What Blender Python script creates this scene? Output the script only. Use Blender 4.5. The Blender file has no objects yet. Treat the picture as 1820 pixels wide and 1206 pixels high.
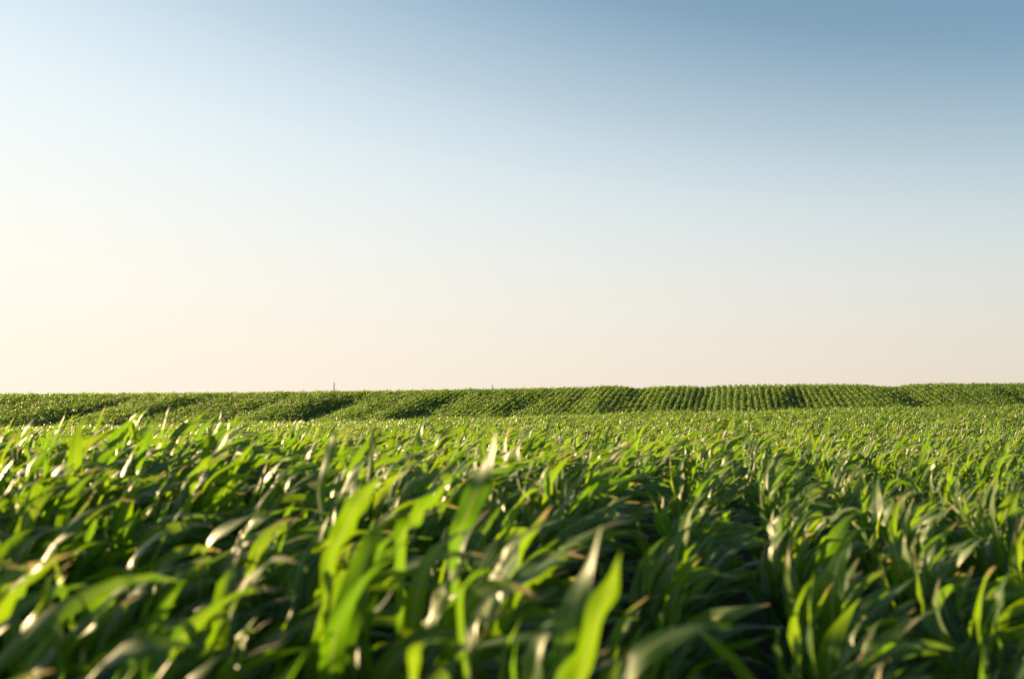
import bpy, math, random
from mathutils import Vector, Matrix
import numpy as np

random.seed(11)
R = math.radians
scene = bpy.context.scene
C = scene.collection

# ------------------------------------------------------------------ camera
FPX, W0, H0 = 1675.0, 1820.0, 1206.0          # focal length and frame of the photograph in pixels
EYE = 1.66
HORIZON_PX = 715.0
PITCH = math.atan((HORIZON_PX - H0 / 2) / FPX)
cam_d = bpy.data.cameras.new('camera')
cam = bpy.data.objects.new('camera', cam_d)
C.objects.link(cam)
cam_d.sensor_fit = 'HORIZONTAL'
cam_d.lens = 50.0
cam_d.sensor_width = 50.0 * W0 / FPX
cam_d.clip_start = 0.05
cam_d.clip_end = 9000
cam_d.dof.use_dof = True
cam_d.dof.focus_distance = 34.0
cam_d.dof.aperture_fstop = 1.8
cam_d.dof.aperture_blades = 9
cam.location = (0, 0, EYE)
cam.rotation_euler = (math.pi / 2 + PITCH, 0, 0)
scene.camera = cam

# ------------------------------------------------------------------ sky, sun, exposure
SUN_EL, SUN_AZ = R(10.5), R(-66.0)             # azimuth from the view axis (+Y), negative = to the left
world = bpy.data.worlds.new('World')
scene.world = world
world.use_nodes = True
wn, wl = world.node_tree.nodes, world.node_tree.links
wn.clear()
sky = wn.new('ShaderNodeTexSky')
sky.sky_type = 'NISHITA'
sky.sun_disc = False
sky.sun_elevation = SUN_EL
sky.sun_rotation = SUN_AZ
sky.altitude = 100
sky.air_density = 1.0
sky.dust_density = 0.7
sky.ozone_density = 2.0
bg = wn.new('ShaderNodeBackground')
bg.inputs['Strength'].default_value = 0.0585
wo = wn.new('ShaderNodeOutputWorld')
# evening haze: thick and warm at the horizon, thinning with height, a little brighter on the sun's side
tcw = wn.new('ShaderNodeTexCoord')
nv = wn.new('ShaderNodeVectorMath'); nv.operation = 'NORMALIZE'; wl.new(tcw.outputs['Generated'], nv.inputs[0])
sxyz = wn.new('ShaderNodeSeparateXYZ'); wl.new(nv.outputs[0], sxyz.inputs[0])
dt = wn.new('ShaderNodeVectorMath'); dt.operation = 'DOT_PRODUCT'
wl.new(nv.outputs[0], dt.inputs[0]); dt.inputs[1].default_value = (math.sin(SUN_AZ), math.cos(SUN_AZ), 0)
reach = wn.new('ShaderNodeMapRange')               # the glow reaches higher on the sun's side
wl.new(dt.outputs['Value'], reach.inputs[0])
reach.inputs[1].default_value = -0.3; reach.inputs[2].default_value = 0.9; reach.inputs[3].default_value = 1.42; reach.inputs[4].default_value = 0.60
zeff = wn.new('ShaderNodeMath'); zeff.operation = 'MULTIPLY'
wl.new(sxyz.outputs[2], zeff.inputs[0]); wl.new(reach.outputs[0], zeff.inputs[1])
def wramp(stops, grey=False):
    r = wn.new('ShaderNodeValToRGB'); e = r.color_ramp.elements
    while len(e) < len(stops): e.new(0.5)
    r.color_ramp.interpolation = 'B_SPLINE'
    for i, (p, c) in enumerate(stops):
        e[i].position = p; e[i].color = (c, c, c, 1) if grey else (*c, 1)
    wl.new(zeff.outputs[0], r.inputs[0]); return r.outputs[0]
thick = wramp([(0.0, 0.97), (0.12, 0.90), (0.22, 0.78), (0.30, 0.52), (0.42, 0.10), (1.0, 0.03)], True)
tone = wramp([(0.0, (0.535, 0.462, 0.385)), (0.06, (0.535, 0.482, 0.410)), (0.14, (0.525, 0.510, 0.475)), (0.25, (0.485, 0.525, 0.53)), (0.6, (0.40, 0.47, 0.50)), (1.0, (0.40, 0.48, 0.53))])
gain = wn.new('ShaderNodeMath'); gain.operation = 'MULTIPLY_ADD'
wl.new(dt.outputs['Value'], gain.inputs[0]); gain.inputs[1].default_value = 2.6; gain.inputs[2].default_value = 8.3
hz = wn.new('ShaderNodeVectorMath'); hz.operation = 'SCALE'
wl.new(tone, hz.inputs[0]); wl.new(gain.outputs[0], hz.inputs['Scale'])
wm = wn.new('ShaderNodeMix'); wm.data_type = 'RGBA'
wl.new(thick, wm.inputs[0]); air = wn.new('ShaderNodeMix'); air.data_type = 'RGBA'; air.blend_type = 'MULTIPLY'; air.inputs[0].default_value = 1.0
wl.new(sky.outputs[0], air.inputs[6]); air.inputs[7].default_value = (0.80, 0.97, 0.95, 1)
wl.new(air.outputs[2], wm.inputs[6]); wl.new(hz.outputs[0], wm.inputs[7])
wl.new(wm.outputs[2], bg.inputs['Color'])
wl.new(bg.outputs[0], wo.inputs['Surface'])

sun_d = bpy.data.lights.new('sun', 'SUN')
sun_d.energy = 5.0
sun_d.angle = R(0.5)
sun_d.color = (1.0, 0.72, 0.36)
sun = bpy.data.objects.new('sun', sun_d)
C.objects.link(sun)
sd = Vector((math.sin(SUN_AZ) * math.cos(SUN_EL), math.cos(SUN_AZ) * math.cos(SUN_EL), math.sin(SUN_EL)))
sun.rotation_euler = sd.to_track_quat('Z', 'Y').to_euler()

scene.view_settings.view_transform = 'Standard'
scene.view_settings.look = 'None'
scene.view_settings.gamma = 1.0
scene.view_settings.exposure = 1.7
scene.view_settings.use_curve_mapping = False
scene.render.engine = 'CYCLES'
scene.cycles.use_denoising = True
scene.cycles.max_bounces = 5
scene.cycles.diffuse_bounces = 3
scene.cycles.transmission_bounces = 4

# ------------------------------------------------------------------ materials
def mat(name):
    m = bpy.data.materials.new(name)
    m.use_nodes = True
    m.node_tree.nodes.clear()
    return m, m.node_tree.nodes, m.node_tree.links

def mth(n, l, op, a, b=None, c=None):
    x = n.new('ShaderNodeMath'); x.operation = op
    for i, v in enumerate((a, b, c)):
        if v is None: continue
        if isinstance(v, (int, float)): x.inputs[i].default_value = v
        else: l.new(v, x.inputs[i])
    return x.outputs[0]

def mixc(n, l, f, a, b, mode='MIX'):
    x = n.new('ShaderNodeMix'); x.data_type = 'RGBA'; x.blend_type = mode
    for s, v in ((x.inputs[0], f), (x.inputs[6], a), (x.inputs[7], b)):
        if isinstance(v, (int, float)): s.default_value = v
        elif isinstance(v, tuple): s.default_value = (*v, 1)
        else: l.new(v, s)
    return x.outputs[2]

def ramp(n, l, v, stops):
    x = n.new('ShaderNodeValToRGB')
    e = x.color_ramp.elements
    while len(e) < len(stops): e.new(0.5)
    for i, (p, c) in enumerate(stops):
        e[i].position = p
        e[i].color = (*c, 1) if isinstance(c, tuple) else (c, c, c, 1)
    l.new(v, x.inputs[0])
    return x.outputs[0]

def leaf_material():
    m, n, l = mat('corn_leaf')
    uv = n.new('ShaderNodeUVMap'); uv.uv_map = 'uv'
    sp = n.new('ShaderNodeSeparateXYZ'); l.new(uv.outputs[0], sp.inputs[0])
    u, v = sp.outputs[0], sp.outputs[1]
    oi = n.new('ShaderNodeObjectInfo')
    at = n.new('ShaderNodeAttribute'); at.attribute_name = 'tint'
    tint = mth(n, l, 'FRACT', mth(n, l, 'ADD', at.outputs['Fac'], oi.outputs['Random']))
    # distance from the midrib
    d = mth(n, l, 'ABSOLUTE', mth(n, l, 'SUBTRACT', u, 0.5))
    rib = n.new('ShaderNodeMapRange'); rib.interpolation_type = 'SMOOTHSTEP'
    l.new(d, rib.inputs[0]); rib.inputs[1].default_value = 0.03; rib.inputs[2].default_value = 0.075
    rib.inputs[3].default_value = 1.0; rib.inputs[4].default_value = 0.0
    # parallel veins
    wv = n.new('ShaderNodeTexNoise')
    cmb = n.new('ShaderNodeCombineXYZ')
    l.new(mth(n, l, 'MULTIPLY', u, 26.0), cmb.inputs[0]); l.new(mth(n, l, 'MULTIPLY', v, 1.3), cmb.inputs[1])
    l.new(mth(n, l, 'MULTIPLY', tint, 17.0), cmb.inputs[2])
    l.new(cmb.outputs[0], wv.inputs['Vector']); wv.inputs['Scale'].default_value = 1.0; wv.inputs['Detail'].default_value = 2
    # blotches
    nb = n.new('ShaderNodeTexNoise')
    tc = n.new('ShaderNodeTexCoord')
    l.new(tc.outputs['Object'], nb.inputs['Vector']); nb.inputs['Scale'].default_value = 9.0; nb.inputs['Detail'].default_value = 3
    g = ramp(n, l, tint, [(0.0, (0.017, 0.060, 0.012)), (0.45, (0.026, 0.078, 0.010)), (0.8, (0.040, 0.098, 0.010)), (1.0, (0.055, 0.112, 0.011))])
    g = mixc(n, l, mth(n, l, 'MULTIPLY', wv.outputs[0], 0.40), g, (0.065, 0.130, 0.018))
    g = mixc(n, l, mth(n, l, 'MULTIPLY', nb.outputs[0], 0.35), g, (0.035, 0.085, 0.015))
    g = mixc(n, l, mth(n, l, 'MULTIPLY', rib.outputs[0], 0.8), g, (0.30, 0.35, 0.14))
    # dry tan tips and edges on some leaves
    tipn = mth(n, l, 'ADD', mth(n, l, 'MULTIPLY', v, 1.0), mth(n, l, 'MULTIPLY', nb.outputs[0], 0.14))
    tipn = mth(n, l, 'ADD', tipn, mth(n, l, 'MULTIPLY', d, 0.10))
    dryl = mth(n, l, 'GREATER_THAN', tint, 0.62)
    tip = n.new('ShaderNodeMapRange'); tip.interpolation_type = 'SMOOTHSTEP'
    l.new(tipn, tip.inputs[0]); tip.inputs[1].default_value = 0.93; tip.inputs[2].default_value = 1.06
    dry = mth(n, l, 'MULTIPLY', tip.outputs[0], dryl)
    g = mixc(n, l, dry, g, (0.44, 0.35, 0.19))
    t = mixc(n, l, tint, (0.125, 0.34, 0.004), (0.285, 0.43, 0.004))
    t = mixc(n, l, mth(n, l, 'MULTIPLY', wv.outputs[0], 0.5), t, (0.24, 0.42, 0.006))
    t = mixc(n, l, mth(n, l, 'MULTIPLY', rib.outputs[0], 0.7), t, (0.34, 0.38, 0.08))
    t = mixc(n, l, dry, t, (0.40, 0.28, 0.12))
    p = n.new('ShaderNodeBsdfPrincipled')
    l.new(g, p.inputs['Base Color'])
    rg = mth(n, l, 'ADD', 0.42, mth(n, l, 'MULTIPLY', wv.outputs[0], 0.22))
    l.new(rg, p.inputs['Roughness'])
    p.inputs['IOR'].default_value = 1.44
    p.inputs['Coat Weight'].default_value = 0.30; p.inputs['Coat Roughness'].default_value = 0.34; p.inputs['Coat IOR'].default_value = 1.55
    bp = n.new('ShaderNodeBump'); bp.inputs['Strength'].default_value = 0.25; bp.inputs['Distance'].default_value = 0.003
    l.new(wv.outputs[0], bp.inputs['Height']); l.new(bp.outputs[0], p.inputs['Normal'])
    tr = n.new('ShaderNodeBsdfTranslucent'); l.new(t, tr.inputs['Color'])
    mx = n.new('ShaderNodeMixShader'); mx.inputs[0].default_value = 0.45
    l.new(p.outputs[0], mx.inputs[1]); l.new(tr.outputs[0], mx.inputs[2])
    o = n.new('ShaderNodeOutputMaterial'); l.new(mx.outputs[0], o.inputs[0])
    return m

def stalk_material():
    m, n, l = mat('corn_stalk')
    tc = n.new('ShaderNodeTexCoord')
    nb = n.new('ShaderNodeTexNoise'); l.new(tc.outputs['Object'], nb.inputs['Vector'])
    nb.inputs['Scale'].default_value = 14; nb.inputs['Detail'].default_value = 4
    c = ramp(n, l, nb.outputs[0], [(0.3, (0.07, 0.12, 0.03)), (0.6, (0.13, 0.19, 0.05)), (0.75, (0.20, 0.19, 0.08))])
    p = n.new('ShaderNodeBsdfPrincipled'); l.new(c, p.inputs['Base Color']); p.inputs['Roughness'].default_value = 0.5
    o = n.new('ShaderNodeOutputMaterial'); l.new(p.outputs[0], o.inputs[0])
    return m

def soil_material():
    m, n, l = mat('soil')
    tc = n.new('ShaderNodeTexCoord')
    a = n.new('ShaderNodeTexNoise'); l.new(tc.outputs['Object'], a.inputs['Vector'])
    a.inputs['Scale'].default_value = 6; a.inputs['Detail'].default_value = 10; a.inputs['Roughness'].default_value = 0.7
    b = n.new('ShaderNodeTexVoronoi'); l.new(tc.outputs['Object'], b.inputs['Vector']); b.inputs['Scale'].default_value = 28
    c = ramp(n, l, a.outputs[0], [(0.3, (0.035, 0.024, 0.015)), (0.55, (0.075, 0.050, 0.030)), (0.75, (0.125, 0.090, 0.058))])
    p = n.new('ShaderNodeBsdfPrincipled'); l.new(c, p.inputs['Base Color']); p.inputs['Roughness'].default_value = 0.95
    h = mth(n, l, 'ADD', a.outputs[0], mth(n, l, 'MULTIPLY', b.outputs[0], 0.6))
    bp = n.new('ShaderNodeBump'); bp.inputs['Strength'].default_value = 0.9; bp.inputs['Distance'].default_value = 0.04
    l.new(h, bp.inputs['Height']); l.new(bp.outputs[0], p.inputs['Normal'])
    o = n.new('ShaderNodeOutputMaterial'); l.new(p.outputs[0], o.inputs[0])
    return m

def wood_material():
    m, n, l = mat('weathered_wood')
    tc = n.new('ShaderNodeTexCoord')
    mp = n.new('ShaderNodeMapping'); mp.inputs['Scale'].default_value = (30, 30, 2)
    l.new(tc.outputs['Object'], mp.inputs[0])
    a = n.new('ShaderNodeTexNoise'); l.new(mp.outputs[0], a.inputs['Vector']); a.inputs['Detail'].default_value = 5
    c = ramp(n, l, a.outputs[0], [(0.3, (0.06, 0.045, 0.035)), (0.7, (0.17, 0.135, 0.105))])
    p = n.new('ShaderNodeBsdfPrincipled'); l.new(c, p.inputs['Base Color']); p.inputs['Roughness'].default_value = 0.85
    o = n.new('ShaderNodeOutputMaterial'); l.new(p.outputs[0], o.inputs[0])
    return m

LEAF, STALK, SOIL, WOOD = leaf_material(), stalk_material(), soil_material(), wood_material()

# ------------------------------------------------------------------ terrain
ROW_A = R(13.5)                                  # the rows run this far to the right of the view axis
RD = np.array([math.sin(ROW_A), math.cos(ROW_A)])   # along the row
RP = np.array([math.cos(ROW_A), -math.sin(ROW_A)])  # across the rows
ROW_W = 0.70
HALF = 0.37
GAP_U = -0.80                                    # the wheel gap beside the photographer

def sstep(a, b, x):
    t = np.clip((x - a) / (b - a), 0, 1)
    return t * t * (3 - 2 * t)

# washed-out gullies that run down the hill along the rows: across-row position, depth, width, reaches the crest
GULLIES = [(-71, .35, 2.2, 0), (-62.5, .28, 1.6, 0), (-53, .34, 2.3, 0), (-44.5, .46, 2.1, 0), (-38.6, .16, 1.2, 0), (-33.2, .44, 2.0, 0),
           (-23.1, .30, 1.9, 0), (-18.0, .14, 1.1, 0), (-11.9, .27, 2.1, 1), (-4.0, .15, 1.5, 1), (6.5, .30, 1.8, 0), (19.0, .36, 2.2, 1), (31.0, .3, 2.0, 0)]

def terrain(x, y):
    x = np.asarray(x, float); y = np.asarray(y, float)
    xs = 45 * np.tanh(x / 45)                    # the side tilt levels out away from the view
    base = -0.55 + 0.030 * xs                    # foot of the hill
    crest = 2.74 + 0.016 * xs
    near = base * sstep(8, 90, y) - 0.45 * sstep(78, 92, y) - 0.10 + 0.30 * sstep(2, 6.5, y) - 0.50 * sstep(8.5, 26, y) + 0.30 * sstep(30, 80, y)
    foot = near
    hill = np.clip((y - 93.0) / 25.0, 0, 1)
    hill = hill * 0.72 + 0.28 * (hill * hill * (3 - 2 * hill))
    z = foot + (crest - foot) * hill
    # long swells that follow the rows
    u = x * RP[0] + y * RP[1]
    face = sstep(91, 97, y) * (1 - sstep(108, 117, y))
    full = sstep(91, 97, y)
    z = z + 0.10 * np.sin(u * 0.47 + 0.8) * face
    for uc, depth, wid, through in GULLIES:
        q = (u - uc - 0.25 * np.sin(y * 0.35)) / wid
        g = np.exp(-q * q) * (1 + 0.35 * np.tanh(-2 * q))
        z = z - depth * g * (full if through else face)
    z = z + 0.18 * np.exp(-((u + 15.2) / 2.4) ** 2) * full
    # gentle unevenness of the near field
    z = z + 0.10 * np.sin(x * 0.33 + 0.5) * np.sin(y * 0.21) * sstep(6, 25, y)
    # beyond the crest the land falls away softly
    over = np.clip(y - 120, 0, None)
    z = z - 0.035 * over * np.exp(-over / 900.0)
    return z

def build_ground():
    xs = np.concatenate([-np.geomspace(4000, 62, 26), np.arange(-60, 60.1, 1.0), np.geomspace(62, 4000, 26)])
    ys = np.concatenate([-np.geomspace(800, 12, 12), np.arange(-10, 135, 1.0), np.geomspace(137, 6000, 34)])
    X, Y = np.meshgrid(xs, ys)
    Z = terrain(X, Y)
    nx, ny = len(xs), len(ys)
    v = np.stack([X, Y, Z], -1).reshape(-1, 3)
    i = np.arange(nx * ny).reshape(ny, nx)
    f = np.stack([i[:-1, :-1], i[:-1, 1:], i[1:, 1:], i[1:, :-1]], -1).reshape(-1, 4)
    me = bpy.data.meshes.new('ground'); me.from_pydata(v.tolist(), [], f.tolist())
    me.shade_smooth(); me.materials.append(SOIL)
    o = bpy.data.objects.new('ground', me); C.objects.link(o)
    o['kind'] = 'structure'; o['label'] = 'dark bare soil under the corn, rising to a low hill'
    return o
ground = build_ground()

# ------------------------------------------------------------------ corn geometry
WIND = np.array([1.0, 0.12, 0.02])

def nrm(a): return a / (np.linalg.norm(a) + 1e-9)

def leaf_path(rng, base, az, el, length, wind, grav, segs, flutter):
    """centre line and blade side vector of a leaf blown by the wind"""
    d = np.array([math.cos(az) * math.cos(el), math.sin(az) * math.cos(el), math.sin(el)])
    p = np.array(base, float)
    ds = length / segs
    pts, dirs = [p.copy()], [d.copy()]
    f1, f2 = rng.uniform(0, 6.28), rng.uniform(5, 10)
    for i in range(segs):
        t = (i + 1) / segs
        push = WIND * wind * t ** 0.8 + np.array([0, 0, -grav * t ** 1.3])
        push += flutter * t * np.array([0.2 * math.sin(f1 + t * f2), math.sin(f1 + t * f2), 0.9 * math.cos(f1 * 1.7 + t * f2 * 0.8)])
        d = nrm(d + push * ds * 2.1)
        p = p + d * ds
        if p[2] < 0.03: p[2] = 0.03
        pts.append(p.copy()); dirs.append(d.copy())
    return np.array(pts), np.array(dirs)

def blade_mesh(rng, pts, dirs, width, side0, twist, across, ripple=0.006, fold=0.22, tint=None, base_w=0.45, wmax=0.42, glint_normal=None):
    """verts, faces, uvs, tints of a leaf blade with a folded midrib, rippled margins and a long point"""
    n = len(pts)
    side = side0 - dirs[0] * np.dot(side0, dirs[0]); side = nrm(side)
    V, UV = [], []
    r1, r2 = rng.uniform(0, 6.28), rng.uniform(14, 26)
    for i in range(n):
        t = i / (n - 1)
        d = dirs[i]
        side = side - d * np.dot(side, d); side = nrm(side)
        a = twist * t ** 1.2
        nor = np.cross(side, d)
        s = side * math.cos(a) + nor * math.sin(a)
        if glint_normal is not None:                     # blade turned to reflect the sun at the camera, shaped for pale glints
            fs = np.cross(d, glint_normal)
            if np.linalg.norm(fs) > 0.25:
                fs = nrm(fs)
                if np.dot(fs, s) < 0: fs = -fs
                b = min(1.0, t / 0.35)
                s = nrm(s * (1 - b) + fs * b)
        nn = np.cross(s, d)
        # outline: narrow collar, widest before the middle, long taper
        if t < wmax: w = base_w + (1 - base_w) * math.sin(t / wmax * math.pi / 2)
        else: w = math.cos(min(1, (t - wmax) / (1 - wmax)) * math.pi / 2) ** 1.1
        w = max(w, 0.02) * width
        fo = fold * (1 - 0.6 * t)
        for j in range(across + 1):
            q = j / across * 2 - 1
            h = fo * abs(q) * w * 0.5
            h += ripple * (abs(q) ** 2) * math.sin(r1 * (1 if q > 0 else 1.9) + r2 * t) * min(1, w / width + .2)
            V.append(pts[i] + s * q * w * 0.5 + nn * h)
            UV.append(((q + 1) / 2, t))
    F = []
    m = across + 1
    for i in range(n - 1):
        for j in range(across):
            F.append((i * m + j, i * m + j + 1, (i + 1) * m + j + 1, (i + 1) * m + j))
    tt = rng.random() if tint is None else tint
    return V, F, UV, [tt] * len(V)

def stalk_mesh(rng, height, lean, sides, rings, r0):
    V, F = [], []
    for i in range(rings + 1):
        t = i / rings
        r = r0 * (1 - 0.55 * t) * (1.0 + (0.14 if i % 2 == 0 else 0.0))
        c = np.array([lean[0] * t * t, lean[1] * t * t, height * t])
        for j in range(sides):
            a = 2 * math.pi * j / sides
            V.append(c + np.array([math.cos(a) * r, math.sin(a) * r, 0]))
    for i in range(rings):
        for j in range(sides):
            F.append((i * sides + j, i * sides + (j + 1) % sides, (i + 1) * sides + (j + 1) % sides, (i + 1) * sides + j))
    F.append(tuple(range(rings * sides, rings * sides + sides)))
    return V, F

def make_mesh(name, V, F, UV=None, T=None, mats=(), midx=None):
    me = bpy.data.meshes.new(name)
    me.from_pydata([tuple(x) for x in V], [], F)
    for m in mats: me.materials.append(m)
    if UV is not None:
        ul = me.uv_layers.new(name='uv')
        li = np.empty(len(me.loops), dtype=np.int32); me.loops.foreach_get('vertex_index', li)
        ul.data.foreach_set('uv', np.asarray(UV, dtype=np.float32)[li].ravel())
    if T is not None:
        a = me.attributes.new('tint', 'FLOAT', 'POINT'); a.data.foreach_set('value', np.asarray(T, dtype=np.float32))
    if midx is not None: me.polygons.foreach_set('material_index', np.asarray(midx, dtype=np.int32))
    me.shade_smooth()
    return me

def plant_recipe(rng, tall, segs, across, nleaf=None, detail=1, broad=1.0):
    """one wind-blown corn plant: ('stalk', V, F) and a list of leaves"""
    hs = tall * rng.uniform(0.58, 0.68)
    lean = (rng.uniform(0.05, 0.16) * tall, rng.uniform(-0.03, 0.05))
    st = stalk_mesh(rng, hs, lean, 7 if detail else 4, 6 if detail else 2, rng.uniform(0.011, 0.015))
    n = nleaf or rng.choice([9, 10, 10, 11])
    plane = rng.uniform(0, math.pi)
    leaves = []
    for k in range(n):
        f = (k + 0.5) / n
        t = 0.18 + 0.82 * f
        base = np.array([lean[0] * t * t, lean[1] * t * t, hs * t])
        az = plane + math.pi * (k % 2) + rng.uniform(-0.45, 0.45)
        el = R(rng.uniform(30, 56) + 28 * f)
        length = tall * (0.50 + 0.28 * math.sin(math.pi * min(1, 0.15 + 0.8 * f))) * rng.uniform(0.85, 1.15)
        if k >= n - 2: length *= rng.uniform(0.6, 0.85); el = R(rng.uniform(68, 86))
        width = broad * rng.uniform(0.052, 0.084) * (0.75 + 0.25 * tall) * (0.72 if k >= n - 2 else 1)
        wind = rng.uniform(0.5, 2.7); grav = rng.uniform(0.0, 1.9) * (0.5 if k >= n - 2 else 1)
        pts, dirs = leaf_path(rng, base, az, el, length, wind, grav, segs, rng.uniform(0.4, 2.6))
        side0 = np.array([-math.sin(az), math.cos(az), 0])
        glint_normal = None  # some blades get a set facing, added for sun highlights
        if rng.random() < (0.31 if broad > 1 else 0.26): glint_normal = nrm(np.array([-0.84 + rng.gauss(0, .2), -0.42 + rng.gauss(0, .2), 0.36 + rng.gauss(0, .2)]))
        leaves.append(blade_mesh(rng, pts, dirs, width, side0, rng.gauss(0, 1.7), across, ripple=rng.uniform(0.004, 0.018), fold=rng.uniform(0.1, 0.7) if glint_normal is None else rng.uniform(0.05, 0.25), glint_normal=glint_normal))
    return st, leaves

# ------------------------------------------------------------------ where the plants stand
def row_centres():
    us = []
    u = GAP_U + HALF
    while u < 110: us.append(u); u += ROW_W
    u = GAP_U - HALF
    while u > -130: us.append(u); u -= ROW_W
    return us

def plant_height(x, y):
    u = x * RP[0] + y * RP[1]
    h = 1.0
    near = 1 - float(sstep(5, 14, y))
    if u > GAP_U - 0.6: h *= 0.86 + 0.14 * float(sstep(2.6, 3.8, y))
    h *= 1 + 0.07 * math.sin(x * 1.3 + 0.7 * y) * math.sin(y * 0.9 + 1.0) + 0.05 * math.sin(x * 0.41 - y * 0.27)
    if u < GAP_U: h *= 1 + (0.14 if u < -1.6 else 0.06) * near
    else:
        h *= 1 - 0.20 * near * (1 - float(sstep(2.5, 6, u)))
    return h

spots = []          # x, y
for u in row_centres():
    v = -3.0
    while v < 150:
        v += random.gauss(0.18, 0.035) if v < 40 else random.gauss(0.20, 0.05)
        uu = u + (random.gauss(0, 0.045) + 0.07 * math.sin(v * 0.31 + u * 2.3) if v < 80 else random.gauss(0, 0.035) + 0.06 * math.sin(v * 0.23 + u * 1.7))
        x = uu * RP[0] + v * RD[0]; y = uu * RP[1] + v * RD[1]
        if y < 1.0 or y > 126: continue
        lim = 0.545 * y
        if x < -lim - 3.0 - min(6, y * 0.10) or x > lim + 1.2: continue
        if random.random() < 0.03: continue
        if x * x + y * y < 2.05 ** 2: continue
        spots.append((x, y))

def in_view(x, y):
    return abs(x) < 0.545 * y + 0.12 and y > 1.9
ranked = sorted([s for s in spots if in_view(*s)], key=lambda s: math.hypot(*s))
N_IND = 292
individual = ranked[:N_IND]
far_of_individual = math.hypot(*individual[-1])
rest = sorted(set(spots) - set(individual), key=lambda s: s[1])

# ------------------------------------------------------------------ individual plants
def add(name, me, parent=None):
    o = bpy.data.objects.new(name, me); C.objects.link(o)
    if parent: o.parent = parent
    return o

def build_plant(rng, x, y, tall, label, segs=12, extra=(), name='corn_plant'):
    root = bpy.data.objects.new(name, None)
    root.empty_display_size = 0.1
    C.objects.link(root)
    z = float(terrain(x, y)) - 0.01
    root.location = (x, y, z)
    root['label'] = label; root['category'] = 'corn plant'; root['group'] = 'corn plants in the foreground'
    (sv, sf), leaves = plant_recipe(rng, tall, segs, 4, broad=1.36)
    add('stalk', make_mesh('stalk', sv, sf, mats=[STALK]), root)
    for (V, F, UV, T) in leaves:
        add('leaf', make_mesh('leaf', V, F, UV, T, [LEAF]), root)
    for e in extra:
        V, F, UV, T = e(rng, np.array([x, y, z]))
        add('leaf', make_mesh('leaf', V, F, UV, T, [LEAF]), root)
    return root

cp, sp_ = math.cos(PITCH), math.sin(PITCH)
def at(px, py, depth):
    """point at that distance along the view axis, in the direction of a photograph pixel"""
    r, u = (px - W0 / 2) / FPX * depth, (H0 / 2 - py) / FPX * depth
    return np.array([r, depth * cp - u * sp_, EYE + depth * sp_ + u * cp])

tall_of_hero = [1.0]
def hero_leaf(pix, width, tw=0.0, face=0.0, tint=0.9, segs=22, fold=0.2, ripple=0.005):
    """a leaf drawn through given points (px, py, distance)"""
    def f(rng, origin):
        P = np.array([at(*p) for p in pix]) - origin
        P = np.vstack([[0.05, 0.0, 0.52 * tall_of_hero[0]], P])
        # Catmull-Rom through the control points
        n = len(P); E = np.vstack([2 * P[0] - P[1], P, 2 * P[-1] - P[-2]])
        pts = []
        for i in range(segs + 1):
            s = i / segs * (n - 1); k = min(int(s), n - 2); t = s - k
            a, b, c, d = E[k], E[k + 1], E[k + 2], E[k + 3]
            pts.append(0.5 * ((2 * b) + (c - a) * t + (2 * a - 5 * b + 4 * c - d) * t * t + (3 * b - a - 3 * c + d) * t ** 3))
        pts = np.array(pts)
        dirs = np.gradient(pts, axis=0); dirs = np.array([nrm(q) for q in dirs])
        v = nrm(pts[segs // 2] + origin - np.array([0, 0, EYE]))     # blade faces roughly back along this line
        s0 = nrm(np.cross(dirs[0], v))
        s0 = s0 * math.cos(face) + np.cross(dirs[0], s0) * math.sin(face)
        return blade_mesh(rng, pts, dirs, width, s0, tw, 4, ripple=ripple, fold=fold, tint=tint, base_w=0.14, wmax=0.62)
    return f

def foot(pix, dx=0.0, dy=0.0):
    p = at(*pix); return p[0] + dx, p[1] + dy

rng = random.Random(5)
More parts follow.
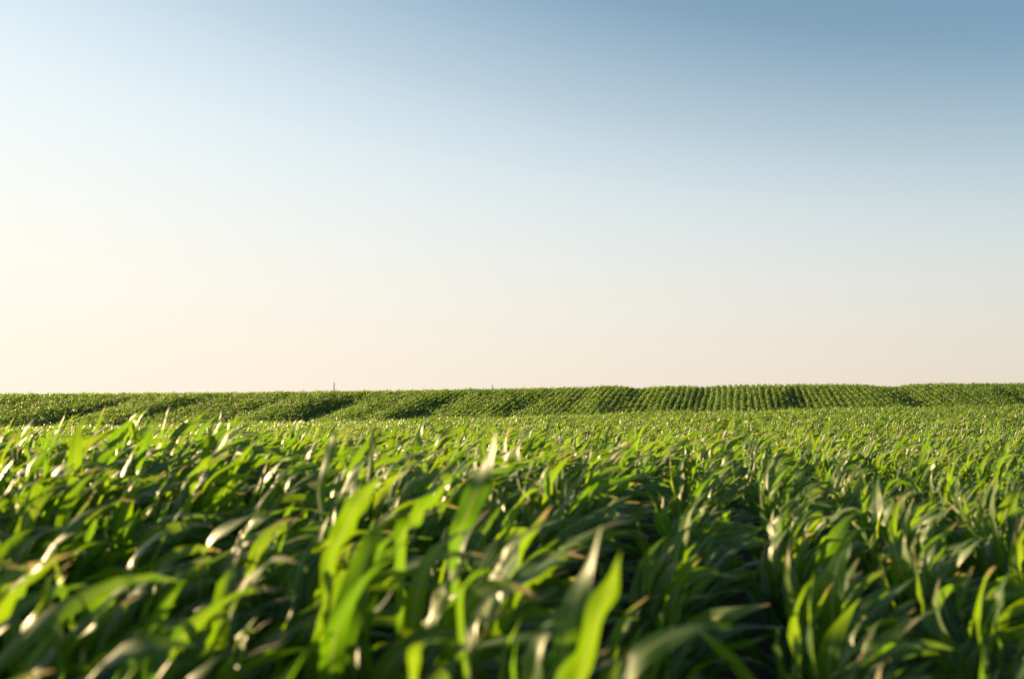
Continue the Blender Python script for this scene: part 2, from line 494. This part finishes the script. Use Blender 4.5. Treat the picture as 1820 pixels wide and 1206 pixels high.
# tall plants of their own look
heroes = [
    ('tall corn plant with one bright upright leaf right of centre at the bottom', (1020, 1330, 2.45), 0.98,
     [hero_leaf([(1020, 1290, 2.42), (1036, 1190, 2.42), (1062, 1100, 2.42), (1087, 1040, 2.43), (1104, 978, 2.45)], 0.072, 0.3, 0.75, 0.93, fold=0.45, ripple=0.010)]),
    ('corn plant with a twisted pale-tipped leaf left of the brightest upright leaf', (985, 1300, 2.7), 0.98,
     [hero_leaf([(985, 1260, 2.7), (1003, 1160, 2.7), (1018, 1085, 2.7), (1042, 1020, 2.72), (1069, 935, 2.75)], 0.076, 2.1, 0.7, 0.85, fold=0.2)]),
    ('corn plant raising a broad bright leaf, leftmost of the big upright leaves', (562, 1120, 3.2), 1.24,
     [hero_leaf([(584, 1020, 3.2), (602, 965, 3.2), (622, 920, 3.2), (646, 882, 3.22), (682, 842, 3.25)], 0.084, 0.5, 0.65, 0.80, fold=0.4, ripple=0.012)]),
    ('corn plant with a broad rising leaf in the middle of the left half', (692, 1060, 3.4), 1.24,
     [hero_leaf([(712, 975, 3.4), (738, 925, 3.4), (768, 890, 3.42), (812, 842, 3.5)], 0.080, -0.3, 0.5, 0.85, fold=0.45, ripple=0.012)]),
    ('corn plant with the tallest leaf, its pale tip above the canopy left of the middle', (792, 1060, 3.5), 1.26,
     [hero_leaf([(808, 980, 3.5), (828, 920, 3.5), (848, 870, 3.5), (868, 825, 3.5), (883, 762, 3.52)], 0.088, 2.2, 0.8, 0.70, fold=0.2, ripple=0.010)]),
    ('corn plant with a humped bright leaf lying level near the bottom edge', (735, 1300, 2.5), 0.98,
     [hero_leaf([(735, 1230, 2.5), (742, 1160, 2.5), (775, 1135, 2.5), (815, 1152, 2.5), (868, 1118, 2.5)], 0.062, -0.6, 0.7, 0.8, ripple=0.012)]),
    ('corn plant with a blue-green leaf arching over to the right at the bottom right', (1105, 1320, 2.5), 0.9,
     [hero_leaf([(1098, 1270, 2.5), (1120, 1190, 2.5), (1170, 1140, 2.5), (1235, 1115, 2.5), (1300, 1112, 2.5)], 0.066, 0.5, -0.6, 0.05, ripple=0.010)]),
    ('corn plant whose dull leaf arches down to the right in the lower middle', (825, 1150, 2.9), 1.0,
     [hero_leaf([(820, 1100, 2.9), (836, 1030, 2.9), (868, 1016, 2.9), (905, 1035, 2.88), (930, 1075, 2.85)], 0.055, -0.3, 0.9, 0.12)]),
    ('corn plant with a thin pale leaf standing straight up against the far field', (655, 900, 5.6), 1.2,
     [hero_leaf([(654, 880, 5.6), (658, 830, 5.6), (661, 790, 5.6), (660, 748, 5.6)], 0.05, -0.2, -0.85, 0.9)]),
    ('corn plant with a pale leaning leaf catching the sun at the far left', (575, 930, 5.0), 1.15,
     [hero_leaf([(568, 890, 5.0), (578, 830, 5.0), (590, 790, 5.0), (598, 762, 5.0)], 0.065, -0.1, -0.8, 0.95)]),
]
hero_feet = []
for label, ft, tall, leaves in heroes:
    x, y = foot(ft)
    hero_feet.append((x, y))
    tall_of_hero[0] = tall
    build_plant(rng, x, y, tall, label, 14, leaves)

ONES = ['first', 'second', 'third', 'fourth', 'fifth', 'sixth', 'seventh', 'eighth', 'ninth', 'tenth', 'eleventh', 'twelfth',
        'thirteenth', 'fourteenth', 'fifteenth', 'sixteenth', 'seventeenth', 'eighteenth', 'nineteenth']
def ordinal(n):
    if n < 20: return ONES[n - 1]
    tens, o = ['twent', 'thirt', 'fort', 'fift'][n // 10 - 2], n % 10
    return tens + 'ieth' if o == 0 else tens + 'y-' + ONES[o - 1]
row_of, in_row = {}, {}
for s in individual:                               # sorted by distance, so counting runs away from the camera
    u = s[0] * RP[0] + s[1] * RP[1]
    r = int(round((u - GAP_U - HALF) / ROW_W)) + 1 if u > GAP_U else -(int(round((GAP_U - HALF - u) / ROW_W)) + 1)
    in_row[r] = in_row.get(r, 0) + 1
    row_of[s] = (r, in_row[r])
def row_label(x, y, tall):
    r, k = row_of[(x, y)]
    size = 'tall' if tall > 1.1 else 'short' if tall < 0.88 else 'wind-bent'
    return '%s corn plant, %s from the near end of the %s row %s of the gap' % (size, ordinal(k), ordinal(abs(r)), 'right' if r > 0 else 'left')

count = 0
for (x, y) in individual:
    if min((x - hx) ** 2 + (y - hy) ** 2 for hx, hy in hero_feet) < 0.09 ** 2: continue
    u = x * RP[0] + y * RP[1]
    tall = plant_height(x, y) * rng.uniform(0.86, 1.12)
    d = math.hypot(x, y)
    lab = row_label(x, y, tall)
    build_plant(rng, x, y, tall, lab, 12 if d < 5 else 10)
    count += 1

# ------------------------------------------------------------------ the rest of the crop
variants = bpy.data.collections.new('corn_variants')      # sources for the crop below, not placed in the scene themselves
def variant(name, segs, across, detail, nleaf=None):
    st, leaves = plant_recipe(rng, rng.uniform(0.9, 1.08), segs, across, nleaf, detail)
    V, F, UV, T, M = list(st[0]), list(st[1]), [(0.5, 0.5)] * len(st[0]), [0.5] * len(st[0]), [1] * len(st[1])
    for (v, f, uv, t) in leaves:
        o = len(V)
        V += v; UV += uv; T += t
        F += [tuple(i + o for i in q) for q in f]; M += [0] * len(f)
    me = make_mesh(name, V, F, UV, T, [LEAF, STALK], M)
    ob = bpy.data.objects.new(name, me); variants.objects.link(ob)
N_MID, N_FAR = 36, 20
for i in range(N_MID): variant('corn_source_a%02d' % i, 9, 2, 1)
for i in range(N_FAR): variant('corn_source_b%02d' % i, 6, 2, 0)

def crop(name, pts, label, group_far):
    P, ROT, SCL, IDX = [], [], [], []
    for (x, y) in pts:
        z = float(TZ[(x, y)])
        P.append((x, y, z - 0.01))
        ROT.append((rng.gauss(0, 0.05), rng.gauss(0, 0.05), rng.gauss(0, 0.22)))
        s = rng.uniform(0.86, 1.14)
        if y < 92: s *= plant_height(x, y)
        else: s *= 0.76 * rng.uniform(0.88, 1.1)
        if rng.random() < 0.04: s *= 0.7
        SCL.append((s, s, s * rng.uniform(0.9, 1.12)))
        IDX.append(rng.randrange(N_MID) if y < 45 else N_MID + rng.randrange(N_FAR))
    me = bpy.data.meshes.new(name); me.from_pydata(P, [], [])
    for nm, ty, key, data in (('rot', 'FLOAT_VECTOR', 'vector', ROT), ('scl', 'FLOAT_VECTOR', 'vector', SCL), ('idx', 'INT', 'value', IDX)):
        a = me.attributes.new(nm, ty, 'POINT')
        a.data.foreach_set(key, np.asarray(data, dtype=np.int32 if ty == 'INT' else np.float32).ravel())
    o = bpy.data.objects.new(name, me); C.objects.link(o)
    o['kind'] = 'stuff'; o['label'] = label; o['category'] = 'corn field'
    ng = bpy.data.node_groups.new(name, 'GeometryNodeTree')
    ng.interface.new_socket('Geometry', in_out='INPUT', socket_type='NodeSocketGeometry')
    ng.interface.new_socket('Geometry', in_out='OUTPUT', socket_type='NodeSocketGeometry')
    n, l = ng.nodes, ng.links
    gi, go = n.new('NodeGroupInput'), n.new('NodeGroupOutput')
    ci = n.new('GeometryNodeCollectionInfo'); ci.inputs['Collection'].default_value = variants
    ci.inputs['Separate Children'].default_value = True; ci.inputs['Reset Children'].default_value = True
    iop = n.new('GeometryNodeInstanceOnPoints'); iop.inputs['Pick Instance'].default_value = True
    def na(nm, ty):
        q = n.new('GeometryNodeInputNamedAttribute'); q.data_type = ty; q.inputs[0].default_value = nm
        return q.outputs[0]
    l.new(gi.outputs[0], iop.inputs['Points']); l.new(ci.outputs[0], iop.inputs['Instance'])
    l.new(na('idx', 'INT'), iop.inputs['Instance Index'])
    l.new(na('rot', 'FLOAT_VECTOR'), iop.inputs['Rotation'])
    l.new(na('scl', 'FLOAT_VECTOR'), iop.inputs['Scale'])
    l.new(iop.outputs[0], go.inputs[0])
    md = o.modifiers.new('crop', 'NODES'); md.node_group = ng
    return o

rx = np.array([s[0] for s in rest]); ry = np.array([s[1] for s in rest])
TZ = dict(zip(rest, terrain(rx, ry)))
crop('corn_field', [s for s in rest if s[1] < 92], 'wide bright green corn field blown by wind before the hill', False)
crop('hillside_corn_field', [s for s in rest if s[1] >= 92], 'darker corn rows covering the low hill under the sky', True)

# ------------------------------------------------------------------ the poles on the skyline
def pole(px, top_py, depth, radius, lean, label):
    t = at(px, top_py, depth)
    x, y = t[0], t[1]
    z0 = float(terrain(x, y)) - 0.3
    h = t[2] - z0
    V, F = [], []
    S, N = 8, 8
    for i in range(N + 1):
        q = i / N
        r = radius * (1 - 0.28 * q)
        if i == N: r *= 0.55
        for j in range(S):
            a = 2 * math.pi * j / S
            V.append((lean * (q - 1) * (q - 1) + math.cos(a) * r, math.sin(a) * r * 1.0, h * (q if i < N else 1.0) - (radius * .8 if i == N - 1 and False else 0)))
    for i in range(N):
        for j in range(S):
            F.append((i * S + j, i * S + (j + 1) % S, (i + 1) * S + (j + 1) % S, (i + 1) * S + j))
    F.append(tuple(range(N * S, N * S + S)))
    me = make_mesh('wooden_pole', V, F, mats=[WOOD])
    o = add('wooden_pole', me); o.location = (x, y, z0)
    o['label'] = label; o['category'] = 'pole'; o['group'] = 'poles on the skyline'
pole(594, 678, 124, 0.075, -0.10, 'thin weathered wooden pole standing above the crest at the left')
pole(875, 682.5, 126, 0.06, 0.05, 'short dark stub of a pole barely clearing the crest near the middle')
print('plants', len(spots), 'individual', count, 'reach', far_of_individual)
